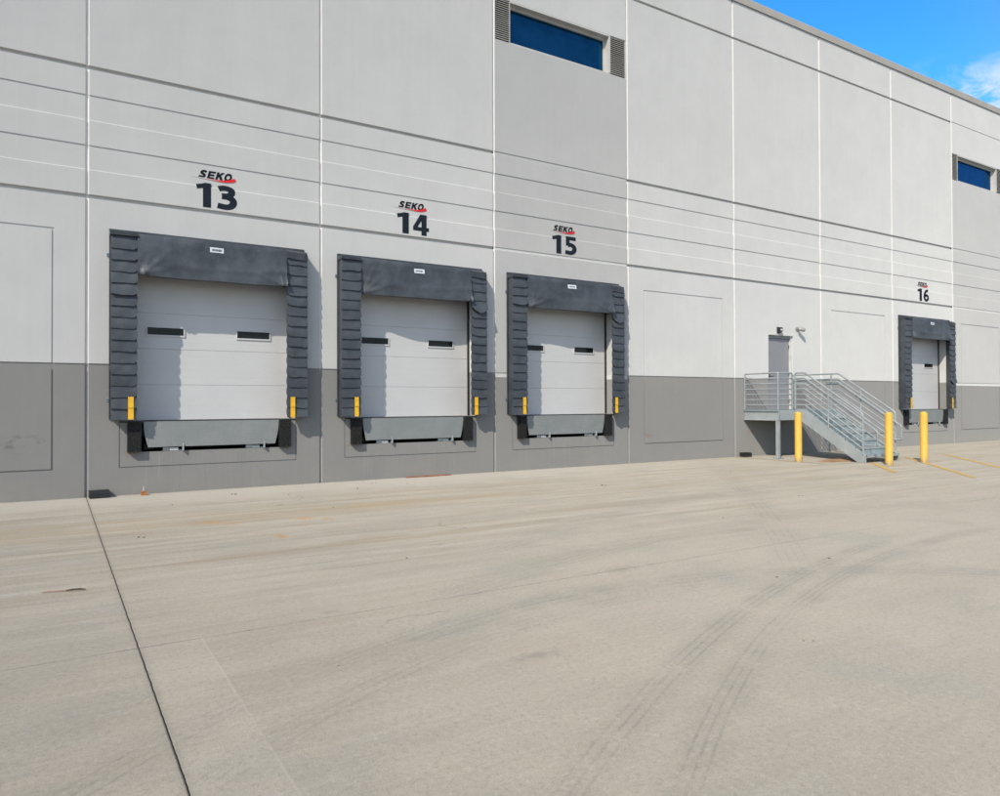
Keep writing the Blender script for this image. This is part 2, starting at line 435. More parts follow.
# sectional dock doors
def dock_door(k):
    X = k*P; b = MB(); zb, y = 1.168, .255
    prof = [(y, zb)]; z = 1.16
    for s in range(5):
        base = 1.16+.585*s
        for q in (.2, .4, .6, .8):
            zz = base+.585*q; prof += [(y, zz-.004), (y+.0012, zz), (y, zz+.004)]
        zz = base+.585; prof += [(y, zz-.005), (y+.008, zz-.001), (y+.008, zz+.001), (y, zz+.005)]
    for (y0, z0), (y1, z1) in zip(prof, prof[1:]):
        b.face([(X+.462, y0, z0), (X+3.16, y0, z0), (X+3.16, y1, z1), (X+.462, y1, z1)], M['door_white'])
    b.face([(X+.462, y, zb), (X+.462, .295, zb), (X+3.16, .295, zb), (X+3.16, y, zb)], M['door_white'])
    d = b.build('dock_door', house)
    for x0 in (.865, 2.268):
        x1 = x0+.545; b = MB(); z0, z1 = 2.562, 2.681
        for q in ((x0-.014, x1+.020, z1, z1+.012), (x0-.014, x1+.020, z0-.026, z0), (x0-.014, x0, z0, z1), (x1, x1+.020, z0, z1)):
            b.box((X+q[0], .238, q[2]), (X+q[1], .262, q[3]), M['door_white'])
        b.box((X+x0, .247, z0), (X+x1, .2535, z1), M['glass_dark'])
        b.build('door_window', d)
    b = MB()
    for xa, xb, ya in ((3.162, 3.198, .232), (.460, .474, .235)):
        b = MB(); b.box((X+xa, ya, 1.17), (X+xb, .29 if xa > 1 else .254, 4.0), M['black']); b.build('weather_strip', d)
for k in DOCKS: dock_door(k)

# grey steel door at the head of the stairs
b = MB(); X = 4*P
b.box((X+1.40, .085, 1.215), (X+2.325, .13, 3.165), M['door_grey'])
ed = b.build('entry_door', house); ed['label'] = 'plain grey steel door at the head of the stairs'
b = MB()
b.box((X+1.354, .03, 1.2), (X+1.398, .135, 3.236), M['door_grey']); b.box((X+2.327, .03, 1.2), (X+2.374, .135, 3.236), M['lit_jamb'])  # right jamb paler than the left, sunlight put into its colour
b.box((X+1.399, .04, 3.17), (X+2.326, .135, 3.236), M['door_grey']); b.box((X+1.36, -.02, 3.239), (X+2.37, .02, 3.262), M['frame_grey'])
b.build('door_frame', ed)
b = MB(); b.box((X+1.44, .073, 2.03), (X+1.50, .086, 2.25), M['dark_hw'])
b.tube(rounded([(X+1.47, .085, 2.12), (X+1.47, .03, 2.12), (X+1.60, .03, 2.12)], .02), .011, M['dark_hw']); b.build('door_handle', ed)
for z in (1.45, 2.2, 2.95):
    b = MB(); b.tube([(X+2.318, .078, z-.05), (X+2.318, .078, z+.05)], .009, M['dark_hw'], 8); b.build('hinge', ed)

# ------------------------------------------------------------------ dock seals
def N(x, y, z): return noise.noise(Vector((x, y, z)))
def seal(k, label, head):
    X = k*P
    root = thing('dock_seal', (X+1.83, 0, 1.19), label, 'dock seal', 'padded seals round the dock doors')
    V = M['vinyl']; zb, zt = 1.19, 4.02; pleats = 16; ph = (zt-zb)/pleats
    for side in (0, 1):
        if side == 0: xo, xi, xob = .312, .668, .332
        else: xo, xi, xob = 3.354, 3.004, 3.334
        sg = 1 if side == 0 else -1
        b = MB()
        yb = -.205
        # core: back outline slightly narrower than the front
        pts = [(X+xob, .0), (X+xo, yb), (X+xi, yb), (X+xi-sg*.03, yb+.03), (X+xi-sg*.18, .0)]
        if side == 1: pts = pts[::-1]
        b.prism(pts, 2, zb, zt+.05, V)
        for i in range(pleats):                               # overlapping pleats
            z0 = zb+i*ph; nx, nz = 9, 5; sd = k*31+side*77+i*5.3
            fl = .030+.014*N(sd, .3, .1); torn = {(1, 1): 12, (2, 1): 12, (2, 0): 13, (6, 1): 5, (0, 0): 11}.get((k, side)) == i; rag = .5+.5*N(sd*1.7, 2.2, 1.3)
            top = []; rows = []
            for r in range(nz+1):
                t = r/nz; row = []
                for c in range(nx+1):
                    s = c/nx
                    x = X+xo+(xi-xo)*s+sg*(.014*math.sin(PI*(1-t))*(1 if s == 1 else 0))
                    z = z0+ph*1.06*t
                    bot = (1-t)
                    hook = max(0, (s-.86)/.14)**2*.030*bot                # inner end curls up
                    wav = (.012*N(sd+s*2.1, 4.1, .2)+.006*N(sd+s*7, 1.0, 9.1))*bot
                    if torn: wav -= (.085 if side else .02)*bot*(1-abs(2*s-1))
                    z += hook+wav-(.012 if i else 0)*bot
                    y = -.208-(fl+(.035 if torn else 0))*bot**1.25*(.75+.35*rag)-.012*(.5+N(sd, 8, s*2))*math.sin(PI*t)-.004*N(x*9, z*9, sd)
                    if s == 1: x += sg*.004*bot
                    row.append((x, y, z))
                rows.append(row)
            v = [p for row in rows for p in row]; w = nx+1
            f = [(r*w+c, r*w+c+1, (r+1)*w+c+1, (r+1)*w+c) for r in range(nz) for c in range(nx)]
            if side == 1: f = [q[::-1] for q in f]
            b.idx(v, f, V, True)
            # underside and the two ends of the flap
            low = rows[0]
            for c in range(nx):
                p, q = low[c], low[c+1]
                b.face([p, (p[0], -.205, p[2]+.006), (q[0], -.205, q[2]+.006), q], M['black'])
            for c in (0, nx):
                for r in range(nz):
                    p, q = rows[r][c], rows[r+1][c]
                    b.face([p, q, (q[0], -.204, q[2]), (p[0], -.204, p[2])], V)
        pad = b.build('side_pad', root, (X+(xo+xi)/2, 0, zb))
        b = MB(); xa, xb2 = (.548, .626) if side == 0 else (3.050, 3.128)
        for i in range(2):
            z0 = zb+i*ph
            b.prism([(-.250, z0+.001), (-.244, z0+ph-.003), (-.249, z0+ph-.003), (-.256, z0+.001)], 0, X+xa, X+xb2, M['yellow_vinyl'])
        b.build('guide_stripe', pad, (X+xa, 0, zb))
    # head curtain
    hz0, hz1 = 3.44, 4.10
    def front(x, z):
        s = (x-.67)/2.33; t = (z-hz0)/(hz1-hz0)
        y = -.236-.050*(1-t)**1.2*(1 if 0 < s < 1 else .4)
        y += head(s)*(1-t)+.10*max(0, (z-4.0)/.10)**2*.6
        y -= .024*N(x*1.5+k*9, z*2.1, .3)+.014*N(x*3.6+k*5, z*3.0, 1.7)+.004*N(x*11, z*9, k)
        for cx, sgn in ((.72, 1), (2.95, -1)):                   # folds running in from the lower corners
            dx = abs(x-cx); dz = z-hz0
            for ang, amp in ((.35, .024), (.75, .020), (1.15, .014)):
                dist = dz*math.cos(ang)-dx*math.sin(ang)
                ln = dz*math.sin(ang)+dx*math.cos(ang)
                y += -amp*math.exp(-(dist/.035)**2)*math.exp(-(ln/.40)**2)*min(1, ln/.05)*(1+.6*N(k*3.1, cx, ang*5))
        # long soft swags across the middle
        y += -.012*math.exp(-((z-(3.62+.35*(s-.5)**2*(1+.5*N(k, 1, 2))))/.05)**2)*(1 if 0 < s < 1 else 0)
        y += -.010*math.exp(-((z-(3.84-.25*(s-.3)))/.04)**2)*max(0, N(k*7+s*3, 2, 1)+.4)
        return y
    b = MB(); nx, nz = 90, 26; rows = []
    xa, xb = .676, 2.985
    for r in range(nz+1):
        row = []
        for c in range(nx+1):
            x = xa+(xb-xa)*c/nx; s = c/nx
            zlow = hz0+.012*N(x*1.2, k*3.3, 0)+.02*(1-(2*s-1)**2)*-.4
            z = zlow+(hz1-zlow)*r/nz
            row.append((X+x, front(x, z), z))
        rows.append(row)
    w = nx+1
    b.idx([p for row in rows for p in row], [(r*w+c, r*w+c+1, (r+1)*w+c+1, (r+1)*w+c) for r in range(nz) for c in range(nx)], M['head'], True)
    for c in range(nx):
        p, q = rows[0][c], rows[0][c+1]; b.face([p, (p[0], -.02, p[2]+.03), (q[0], -.02, q[2]+.03), q], V)
    for c in (0, nx):
        for r in range(nz):
            p, q = rows[r][c], rows[r+1][c]; b.face([p, q, (q[0], -.03, q[2]), (p[0], -.03, p[2])], V)
    # caps over the tops of the pads, ragged lower edge
    for xa, xb, nx in ((.304, .676, 14), (2.985, 3.362, 14)):
        up_, lo_ = [], []; right = xa > 1
        for c in range(nx+1):
            x = xa+(xb-xa)*c/nx
            lz = 4.035+.010*N(x*5, k, 3)
            if right: lz = 3.945+.012*N(x*4, k, 5)-.03*(x-2.985)/.375
            up_.append((X+x, -.165+.01*N(x*2.5, k, 6), 4.100+.008*N(x*2, k, 1)-(.035*max(0, (x-3.24)/.12)**2 if right else 0)))
            lo_.append((X+x, -.252-.008*N(x*6, k, 2)+(.05*max(0, (x-3.30)/.06) if right else 0), lz))
        mid = [(p[0], q[1]-.010, p[2]*.7+q[2]*.3) for p, q in zip(up_, lo_)]
        for A, B in ((lo_, mid), (mid, up_), (up_, [(p[0], .0, 4.125) for p in up_])):
            n = len(A); b.idx(A+B, [(i, i+1, n+i+1, n+i) for i in range(n-1)], M['head'], True)
        for c in range(nx):
            p, q = lo_[c], lo_[c+1]; b.face([p, (p[0], -.20, p[2]+.01), (q[0], -.20, q[2]+.01), q], V)
        for c in (0, nx):
            b.face([lo_[c], mid[c], up_[c], (up_[c][0], 0, 4.125), (lo_[c][0], 0, lo_[c][2])], V)
    A = rows[-1]; B = [(p[0], 0, 4.125) for p in A]
    n = len(A); b.idx(A+B, [(i, i+1, n+i+1, n+i) for i in range(n-1)], M['head'], True)
    hc = b.build('head_curtain', root, (X+1.83, 0, hz0))
    # wooden backing frame, a hair proud of the pads
    b = MB(); fm = M['vinyl']
    b.box((X+.300, -.045, 4.128), (X+3.350, -.001, 4.158), fm)
    b.box((X+.300, -.030, 1.195), (X+.311, -.001, 4.10), fm); b.box((X+3.356, -.030, 1.195), (X+3.366, -.001, 4.10), fm)
    b.build('backing_frame', root)
    # maker's tag
    b = MB(); x0, x1, z0, z1 = 1.735, 1.950, 3.905, 3.988
    n = 6
    for c in range(n):
        xa, xb = x0+(x1-x0)*c/n, x0+(x1-x0)*(c+1)/n
        q = [(X+xa, front(xa, z0)-.007, z0), (X+xb, front(xb, z0)-.007, z0), (X+xb, front(xb, z1)-.007, z1), (X+xa, front(xa, z1)-.007, z1)]
        b.face(q, M['tag_white'])
    for i in range(11):
        xa = x0+.03+i*.0142; xb = xa+.010; h = .012+.008*((i*7) % 3)/2
        zc = 3.945
        b.face([(X+xa, front(xa, zc)-.010, zc-h), (X+xb, front(xb, zc)-.010, zc-h), (X+xb, front(xb, zc)-.010, zc+h), (X+xa, front(xa, zc)-.010, zc+h)], M['tag_ink'])
    b.build('maker_tag', root)
    for z in (3.755, 1.50):
        b = MB(); b.box((X+.264, -.018, z-.026), (X+.2995, -.001, z+.026), M['bracket'], .003); b.tube([(X+.281, -.022, z), (X+.281, -.017, z)], .009, M['dark_hw'], 8)
        b.build('mounting_clip', root)
heads = {0: lambda s: -.010+.01*s, 1: lambda s: .15*math.exp(-(max(s, 0)/.20)**1.3)-.012,
         2: lambda s: .11*math.exp(-(max(s, 0)/.30)**1.5)-.015, 6: lambda s: .02*math.exp(-(max(s, 0)/.2))}
WHERE = {0: 'under the number 13', 1: 'under the number 14', 2: 'under the number 15', 6: 'under the number 16'}
seal(0, 'black pleated dock seal under the number 13, nearest the left edge', heads[0])
seal(1, 'black pleated dock seal under the number 14', heads[1])
seal(2, 'black pleated dock seal under the number 15, right of number 14', heads[2])
seal(6, 'black pleated dock seal under the number 16, beyond the stairs', heads[6])

# ------------------------------------------------------------------ levelers and bumpers
def leveler(k):
    X = k*P
    root = thing('dock_leveler', (X+1.84, 0, .67), 'grey steel dock leveler with its lip hanging at dock '+str({0: 13, 1: 14, 2: 15, 6: 16}[k]), 'dock leveler', 'levelers below the dock doors')
    b = MB()
    out = [(.785, 1.150), (.792, 1.02), (.806, .92), (.826, .83), (.850, .740), (2.838, .740), (2.862, .83), (2.882, .92), (2.898, 1.02), (2.906, 1.150)]
    n = len(out)
    for y, rev in ((-.034, False), (.0, True)):
        pts = [(X+x, y-.018*(1.15-z), z) for x, z in out]
        b.face(pts if not rev else pts[::-1], M['lip'])
    for i in range(n):
        (x0, z0), (x1, z1) = out[i], out[(i+1) % n]
        b.face([(X+x0, -.034-.018*(1.15-z0), z0), (X+x1, -.034-.018*(1.15-z1), z1), (X+x1, -.018*(1.15-z1), z1), (X+x0, -.018*(1.15-z0), z0)], M['galv'])
    b.build('lip_plate', root, (X+1.84, 0, .95))
    b = MB(); b.tube([(X+.79, -.012, 1.156), (X+2.90, -.012, 1.156)], .013, M['dark_hw'], 8); b.build('hinge_bar', root)
    b = MB(); b.box((X+.77, .03, .92), (X+2.91, .10, 1.13), M['dark_pit']); b.box((X+.80, .10, .70), (X+.95, .5, .80), M['dark_pit']); b.box((X+2.6, .12, .70), (X+2.8, .5, .78), M['dark_pit']); b.build('platform_beam', root)
    for i, x in enumerate((1.07, 2.36)):
        b = MB()
        b.box((X+x, .012, .673), (X+x+.30, .09, .688), M['galv']); b.box((X+x, .006, .6885), (X+x+.10, .016, .728), M['galv'])
        b.box((X+x+.101, -.006, .678), (X+x+.225, .010, .722), M['white_plastic'] if i == 0 else M['galv'])
        b.prism([(-.060, .672), (-.062, .775), (-.045, .785), (.03, .72), (.03, .672)], 0, X+x+.285, X+x+.305, M['galv'])
        b.build('lip_keeper', root)
for k in DOCKS: leveler(k)
def bumper(k, side):
    X = k*P; x0, x1 = ((.553, .748), (2.905, 3.104))[side]
    num = {0: 13, 1: 14, 2: 15, 6: 16}[k]
    root = thing('dock_bumper', (X+(x0+x1)/2, 0, .67), 'black laminated rubber bumper on the %s of dock %d' % (('left', 'right')[side], num), 'bumper', 'rubber bumpers at the dock doors')
    b = MB(); n = 15; z0, z1 = .672, 1.15; h = (z1-z0)/n
    for i in range(n):
        j = .003*N(k*3+side*9, i*3.7, .5); q = .004*N(i*2.9, k+side*5, 4)
        b.box((X+x0+.014+q, -.098+j*1.5, z0+i*h), (X+x1-.014+q, -.006, z0+i*h+h-.0025), M['rubber'])
    b.build('rubber_block', root, (X+(x0+x1)/2, 0, z0))
    for xa, xb in ((x0, x0+.010), (x1-.010, x1)):
        b = MB(); b.box((X+xa, -.078, z0), (X+xb, -.001, z1), M['dark_hw']); b.build('end_plate', root)
for k in DOCKS:
    for s in (0, 1): bumper(k, s)

# ------------------------------------------------------------------ numbers and lettering
def catmull(pts, n=6):
    P_ = [Vector((*p, 0)) for p in pts]; out = []
    for i in range(len(P_)-1):
        a = P_[max(i-1, 0)]; b_ = P_[i]; c = P_[i+1]; d = P_[min(i+2, len(P_)-1)]
        for k in range(n):
            t = k/n
            out.append(.5*((2*b_)+(c-a)*t+(2*a-5*b_+4*c-d)*t*t+(3*b_-a-3*c+d)*t**3))
    return out+[P_[-1]]
def ribbon(pts, w, closed=False, n=6):
    c = catmull(pts, n); L, R = [], []
    m = len(c)
    for i, p in enumerate(c):
        if closed: a, d = c[(i-1) % (m-1)], c[(i+1) % (m-1)]
        else: a, d = c[max(i-1, 0)], c[min(i+1, m-1)]
        t = (d-a).normalized(); nn = Vector((-t.y, t.x, 0))
        ww = w(i/(m-1)) if callable(w) else w
        L.append(p+nn*ww/2); R.append(p-nn*ww/2)
    return [[L[i], R[i], R[i+1], L[i+1]] for i in range(m-1)]
def poly(*pts): return [[Vector((*p, 0)) for p in pts]]
DIG = {
 '1': (.56, [poly((.24, 0), (.50, 0), (.50, 1), (.30, 1), (.24, .965)) + poly((.24, .965), (0.02, .90), (.05, .72), (.24, .775))]),
 '3': (.62, [ribbon([(.06, .84), (.20, .885), (.34, .88), (.455, .815), (.45, .68), (.35, .585), (.16, .565)], .215),
             ribbon([(.16, .545), (.36, .525), (.49, .435), (.515, .30), (.44, .165), (.28, .11), (.03, .145)], .225)]),
 '4': (.68, [poly((.36, 0), (.58, 0), (.58, 1), (.36, 1)), poly((0, .21), (.36, .21), (.36, .39), (0, .39)) + poly((.58, .21), (.68, .21), (.68, .39), (.58, .39)) +
             poly((0, .39), (.19, .39), (.36, .70), (.36, 1.0), (.31, 1.0))]),
 '5': (.62, [poly((.07, .80), (.57, .80), (.57, 1), (.07, 1)) + poly((.07, .47), (.26, .555), (.26, .80), (.07, .80)),
             ribbon([(.16, .53), (.30, .555), (.42, .51), (.495, .41), (.50, .29), (.43, .165), (.28, .11), (.04, .14)], .215)]),
 '6': (.66, [ribbon([(.53, .89), (.38, .875), (.235, .76), (.145, .58), (.12, .38), (.16, .2), (.29, .105), (.42, .13), (.515, .24), (.51, .40), (.42, .495), (.30, .50), (.18, .42)], .20)]),
}
LET = {
 'S': [ribbon([(.86, .80), (.66, .89), (.38, .88), (.20, .76), (.28, .60), (.55, .50), (.74, .38), (.70, .20), (.46, .12), (.20, .13), (.02, .22)], .27)],
 'E': [poly((0, 0), (.30, 0), (.30, 1), (0, 1)), poly((.30, .78), (.95, .78), (.95, 1), (.30, 1)) + poly((.30, .39), (.86, .39), (.86, .61), (.30, .61)) + poly((.30, 0), (.95, 0), (.95, .22), (.30, .22))],
 'K': [poly((0, 0), (.30, 0), (.30, 1), (0, 1)), poly((.30, .34), (.44, .48), (1.02, 1), (.64, 1), (.30, .68)), poly((.33, .53), (.56, .68), (1.05, 0), (.66, 0))],
 'O': [ribbon([(.5, .89), (.25, .83), (.12, .5), (.25, .17), (.5, .11), (.75, .17), (.88, .5), (.75, .83), (.5, .89)], .27, True)],
}
def glyph(b, strokes, ox, oz, sx, sz, y, mat, shear=0):
    for i, st in enumerate(strokes):
        for q in st:
            pts = [(ox+(p.x+shear*p.y)*sx, y-.0012*i, oz+p.y*sz) for p in q]
            b.face(pts, mat)
            e = [(x, y+.006, z) for x, _, z in pts]                  # give the vinyl a little thickness
            for a in range(len(pts)):
                c = (a+1) % len(pts); b.face([pts[a], e[a], e[c], pts[c]], mat)
def sign(k, text, x0, x1):
    X = k*P; num = text
    root = thing('dock_sign', (X+(x0+x1)/2, 0, 4.70), 'dock number %s in dark digits under a small black logo with a red swoosh' % num, 'dock number', 'numbers above the dock doors')
    b = MB(); H = .405; wd = (x1-x0)/2-.018
    for i, ch in enumerate(text):
        w, st = DIG[ch]
        sx = (wd+ (.02 if i else -.03))/w
        glyph(b, st, X+x0+(wd+.03)*i, 4.697, sx, H, -.003, M['sign_navy'])
    b.build('digits', root, (X+(x0+x1)/2, 0, 4.7))
    b = MB(); lx = X+x0+.045; lw = .118
    for i, ch in enumerate('SEKO'): glyph(b, LET[ch], lx+i*(lw+.014), 5.187, lw*.97, .128, .008, M['sign_black'], .32)
    b.build('logo_lettering', root, (lx, 0, 5.187))
    b = MB(); cx = lx+.30
    sw = ribbon([(-.40, .016), (-.2, .000), (0, -.008), (.14, -.004), (.235, .020), (.288, .050)], lambda t: .006+.062*t**1.3*(1 if t < .82 else 1-.55*((t-.82)/.18)**2))
    for q in sw: b.face([(cx+p.x, .0045, 5.180+p.y) for p in q], M['swoosh'])
    b.build('logo_swoosh', root, (cx, 0, 5.18))
sign(0, '13', 1.553, 2.192); sign(1, '14', 1.478, 2.150); sign(2, '15', 1.475, 2.142); sign(6, '16', 1.440, 2.140)

# ------------------------------------------------------------------ stairs
st = thing('metal_staircase', (15.9, -1.5, 0), 'galvanised steel stairs and landing with pipe railings up to the grey door', 'staircase')
DZ = 1.235; LX0, LX1, SX0, SX1 = 14.96, 16.975, 15.60, 16.94; LY = -1.08; SY = -1.36; FY = -2.97
def channel(b, p, q, z0, z1, mat, out, fl=.05, t=.008):
    """channel beam along p-q (plan), flange pointing towards -out"""
    p = Vector(p); q = Vector(q); o = Vector(out)
    for a, c, d in ((z0, z1, t), (z0, z0+t, fl), (z1-t, z1, fl)):
        x = [p, q, q-o*d, p-o*d]
        v = [(u.x, u.y, zz) for zz in (a, c) for u in x]
        b.idx(v, [(0, 1, 2, 3), (7, 6, 5, 4), (0, 4, 5, 1), (1, 5, 6, 2), (2, 6, 7, 3), (3, 7, 4, 0)], mat)
b = MB(); g = M['galv']
for p, q, o in (((LX0+.05, -.01), (LX0+.05, LY), (1, 0)), ((LX0+.009, LY), (SX0-.001, LY), (0, -1)), ((LX1, LY+.009), (LX1, -.01), (1, 0)), ((SX1+.001, LY), (LX1-.0, LY), (0, -1))):
    b = MB(); channel(b, p, q, .955, DZ, g, o); b.build('landing_beam', st)
b = MB(); b.box((LX0+.009, LY+.009, DZ-.05), (LX1-.009, -.012, DZ-.012), M['galv_tread']); b.box((SX0+.009, SY, DZ-.05), (SX1-.009, LY+.008, DZ-.012), M['galv_tread']); b.build('landing_deck', st)
for x in (15.01,):
    b = MB(); y = -1.03
    b.box((x-.042, y-.042, .014), (x+.042, y+.042, .954), g, .006); b.box((x-.1, y-.1, 0.001), (x+.1, y+.1, .013), g)
    for dx in (-.075, .075):
        for dy in (-.075, .075): b.tube([(x+dx, y+dy, .013), (x+dx, y+dy, .03)], .01, M['dark_hw'], 6)
    b.build('support_post', st)
SL = (DZ-.2)/(SY-(-2.93))
def zst(y): return DZ-.0+(y-SY)*.667 if y < SY else DZ
for x, sg in ((SX0, -1), (SX1, 1)):
    b = MB()
    pr = [(LY-.001, .955), (LY-.001, DZ), (SY, DZ), (FY, zst(FY)), (FY, .004), (FY+.21, .004), (SY+.12, .955)]
    b.prism(pr if sg > 0 else pr[::-1], 0, x, x-sg*.010, g)
    # flanges
    for (y0, z0), (y1, z1) in ((pr[2], pr[3]), (pr[5], pr[6])):
        d = Vector((0, y1-y0, z1-z0)).normalized(); n = Vector((0, -d.z, d.y))*.008
        if pr[2] == (y0, z0): n = -n if n.z > 0 else n
        else: n = n if n.z > 0 else -n
        v = [(x-sg*.0102, y0, z0), (x-sg*.055, y0, z0), (x-sg*.055, y1, z1), (x-sg*.0102, y1, z1)]
        v += [(a, c+n.y, e+n.z) for a, c, e in v]
        b.idx(v, [(0, 1, 2, 3), (7, 6, 5, 4), (0, 4, 5, 1), (1, 5, 6, 2), (2, 6, 7, 3), (3, 7, 4, 0)], g)
    for yy in (-1.6, -2.0, -2.4):
        zc = zst(yy)-.12
        b.tube([(x+sg*.002, yy, zc), (x+sg*.012, yy, zc)], .012, M['galv_rail'], 6)
    b.build('stringer', st)
for i in range(6):
    z = DZ-(DZ/7)*(i+1); y0 = SY-.268*i; y1 = y0-.29
    b = MB(); t = M['galv_tread']
    b.box((SX0+.0115, y1, z-.035), (SX1-.0115, y0-.002, z), t)
    b.box((SX0+.0115, y1-.004, z-.055), (SX1-.0115, y1+.022, z+.003), g)      # nosing
    b.box((SX0+.0115, y0-.006, z+.001), (SX1-.0115, y0-.0005, z+DZ/7-.056), t)  # riser plate
    b.build('tread', st)
R = M['galv_rail']; TOPZ = 2.155
lv = [2.02, 1.885, 1.75, 1.615, 1.48, 1.345]
# landing guard: left side and short front
b = MB(); x = LX0+.03; y = LY+.03; xe = SX0-.06
b.tube(rounded([(x, -.035, DZ), (x, -.035, TOPZ), (x, y, TOPZ), (xe, y, TOPZ), (xe, y, DZ)], .05), .0205, R)
b.tube([(x, y, DZ), (x, y, TOPZ)], .0205, R)
for z in lv: b.tube(rounded([(x, -.035, z), (x, y, z), (xe, y, z)], .02), .0175, R, 8)
b.build('landing_railing', st)
SLP = .667
def stair_rail(x, sg):
    b = MB(); ye = -2.90; yb = -1.375 if sg > 0 else -1.42; ys = LY-.02 if sg > 0 else -.035
    zt = lambda z, yy: z+(yy-yb)*SLP
    b.tube(rounded([(x, ys, DZ), (x, ys, TOPZ), (x, yb, TOPZ), (x, ye, zt(TOPZ, ye)), (x, ye, zst(ye)-.02)], .06), .0205, R)
    ym = -2.02
    if sg < 0: b.tube([(x, -1.21, DZ), (x, -1.21, TOPZ)], .0205, R)
    b.tube([(x, ym, zst(ym)-.02), (x, ym, zt(TOPZ, ym))], .0205, R)
    for z in lv: b.tube(rounded([(x, ys, z), (x, yb, z), (x, ye, zt(z, ye))], .03), .0175, R, 8)
    r = b.build('stair_railing', st)
    b = MB(); xx = x+sg*.075; z = TOPZ-.20; y2 = -3.20 if sg > 0 else -3.09
    b.tube(rounded([(x, -1.12, z), (xx, -1.12, z), (xx, yb, z), (xx, y2, zt(z, y2)), (xx, y2, zt(z, y2)-.33), (xx, ye, zt(z, y2)-.33), (x, ye, zt(z, y2)-.33)], .04), .019, R)
    for yy in (-1.9, -2.55): b.tube(rounded([(x, yy, zt(z, yy)-.07), (xx, yy, zt(z, yy)-.07), (xx, yy, zt(z, yy)-.01)], .03), .009, R, 6)
    b.build('handrail', r)
stair_rail(SX0+.0, 1); stair_rail(SX1, -1)

# ------------------------------------------------------------------ things fixed to the wall by the door
wl = thing('wall_light', (16.41, 0, 3.33), 'small dark wall lamp just above the grey door', 'wall light')
b = MB()
b.box((16.33, -.012, 3.29), (16.47, -.001, 3.47), M['cam'], .003)
b.prism([(-.013, 3.30), (-.013, 3.465), (-.09, 3.455), (-.115, 3.42), (-.115, 3.36), (-.06, 3.33)], 0, 16.335, 16.465, M['dark_hw'])
b.build('housing', wl)
b = MB(); b.prism([(-.1165, 3.365), (-.1165, 3.41), (-.1195, 3.405), (-.1195, 3.37)], 0, 16.35, 16.45, M['white_plastic']); b.build('lens', wl)
b = MB(); b.box((16.375, -.03, 3.263), (16.425, -.002, 3.289), M['cam']); b.build('conduit_stub', wl)
sc = thing('security_camera', (17.2, 0, 3.45), 'pale security camera on a bent arm right of the grey door', 'camera')
b = MB(); b.tube([(17.2, -.001, 3.45), (17.2, -.018, 3.45)], .06, M['cam'], 16); b.tube(rounded([(17.2, -.016, 3.45), (17.2, -.09, 3.49), (17.215, -.12, 3.47)], .05), .024, M['cam']); b.build('mount_arm', sc)
b = MB(); b.tube([(17.185, -.08, 3.455), (17.19, -.09, 3.45), (17.30, -.17, 3.42), (17.31, -.175, 3.417)], [.040, .055, .055, .048], M['cam'], 14); b.build('camera_body', sc)
b = MB(); b.tube([(17.31, -.175, 3.417), (17.316, -.178, 3.4155)], .038, M['black'], 14); b.build('lens', sc)

# ------------------------------------------------------------------ bollards
def bollard(x, y, label):
    b = MB(); r = .081; H = 1.19; seg = 28
    prof = [(r+.004, 0), (r+.004, .012), (r, .018), (r, H-.055)]+[(r*math.cos(a), H-.055+.055*math.sin(a)) for a in [PI/2*i/6 for i in range(1, 6)]]
    v = [(x+q*math.cos(2*PI*i/seg), y+q*math.sin(2*PI*i/seg), z) for q, z in prof for i in range(seg)]
    f = [(j*seg+i, j*seg+(i+1) % seg, (j+1)*seg+(i+1) % seg, (j+1)*seg+i) for j in range(len(prof)-1) for i in range(seg)]
    top = len(v); v.append((x, y, H)); f += [((len(prof)-1)*seg+i, (len(prof)-1)*seg+(i+1) % seg, top) for i in range(seg)]
    b.idx(v, f, M['bollard'], True)
    tag(b.build('bollard', None, (x, y, 0)), label, 'bollard', 'yellow bollards round the stairs')
bollard(14.625, -1.885, 'yellow bollard beside the landing post, left of the stairs')
bollard(15.485, -3.578, 'yellow bollard at the foot of the stairs, middle of the three')
bollard(16.880, -3.606, 'yellow bollard right of the stairs, in front of dock 16')

# ------------------------------------------------------------------ small things on the ground
def bait(x, y, rz, w, label):
    b = MB(); d, h = .19, .115
    c, s = math.cos(rz), math.sin(rz)
    def T(p): return (x+p[0]*c-p[1]*s, y+p[0]*s+p[1]*c, p[2])
    q = MB()
    q.prism([(-d/2, .0), (-d/2, h*.62), (-d/2+.035, h*.9), (d/2, h*.9), (d/2, 0)], 0, -w/2, w/2, M['bait_plastic'])
    q.prism([(-d/2-.008, h*.60), (-d/2+.03, h*.93), (-d/2+.045, h), (d/2-.01, h), (d/2+.004, h*.9), (-d/2+.035, h*.88)], 0, -w/2-.006, w/2+.006, M['bait_plastic'])
    b.idx([T(p) for p in q.v], q.f, M['bait_plastic'])
    root = b.build('bait_station', None, (x, y, 0))
    tag(root, label, 'bait station', 'black bait stations along the wall')
    for sx in (-1, 1):
        h_ = MB(); p0 = T((sx*(w/2+.001), -.02, .02)); p1 = T((sx*(w/2+.0015), .04, .07))
        h_.face([T((sx*(w/2+.002), -.03, .012)), T((sx*(w/2+.002), .03, .012)), T((sx*(w/2+.002), .03, .06)), T((sx*(w/2+.002), -.03, .06))], M['black']); h_.build('entry_hole', root)
bait(.165, -.13, .08, .26, 'black plastic bait station on the ground left of dock 13')
bait(14.87, -.15, -.03, .24, 'black plastic bait station on the ground below the landing')
b = MB(); b.prism([(.738, .0), (.742, .058), (.765, .066), (.812, .060), (.818, .0)], 1, -.205, -.13, M['orange']); b.box((.768, -.18, .0665), (.776, -.165, .135), M['white_plastic'])
tag(b.build('orange_block', None, (.78, -.16, 0)), 'small orange block lying at the wall below dock 13', 'block')
b = MB()
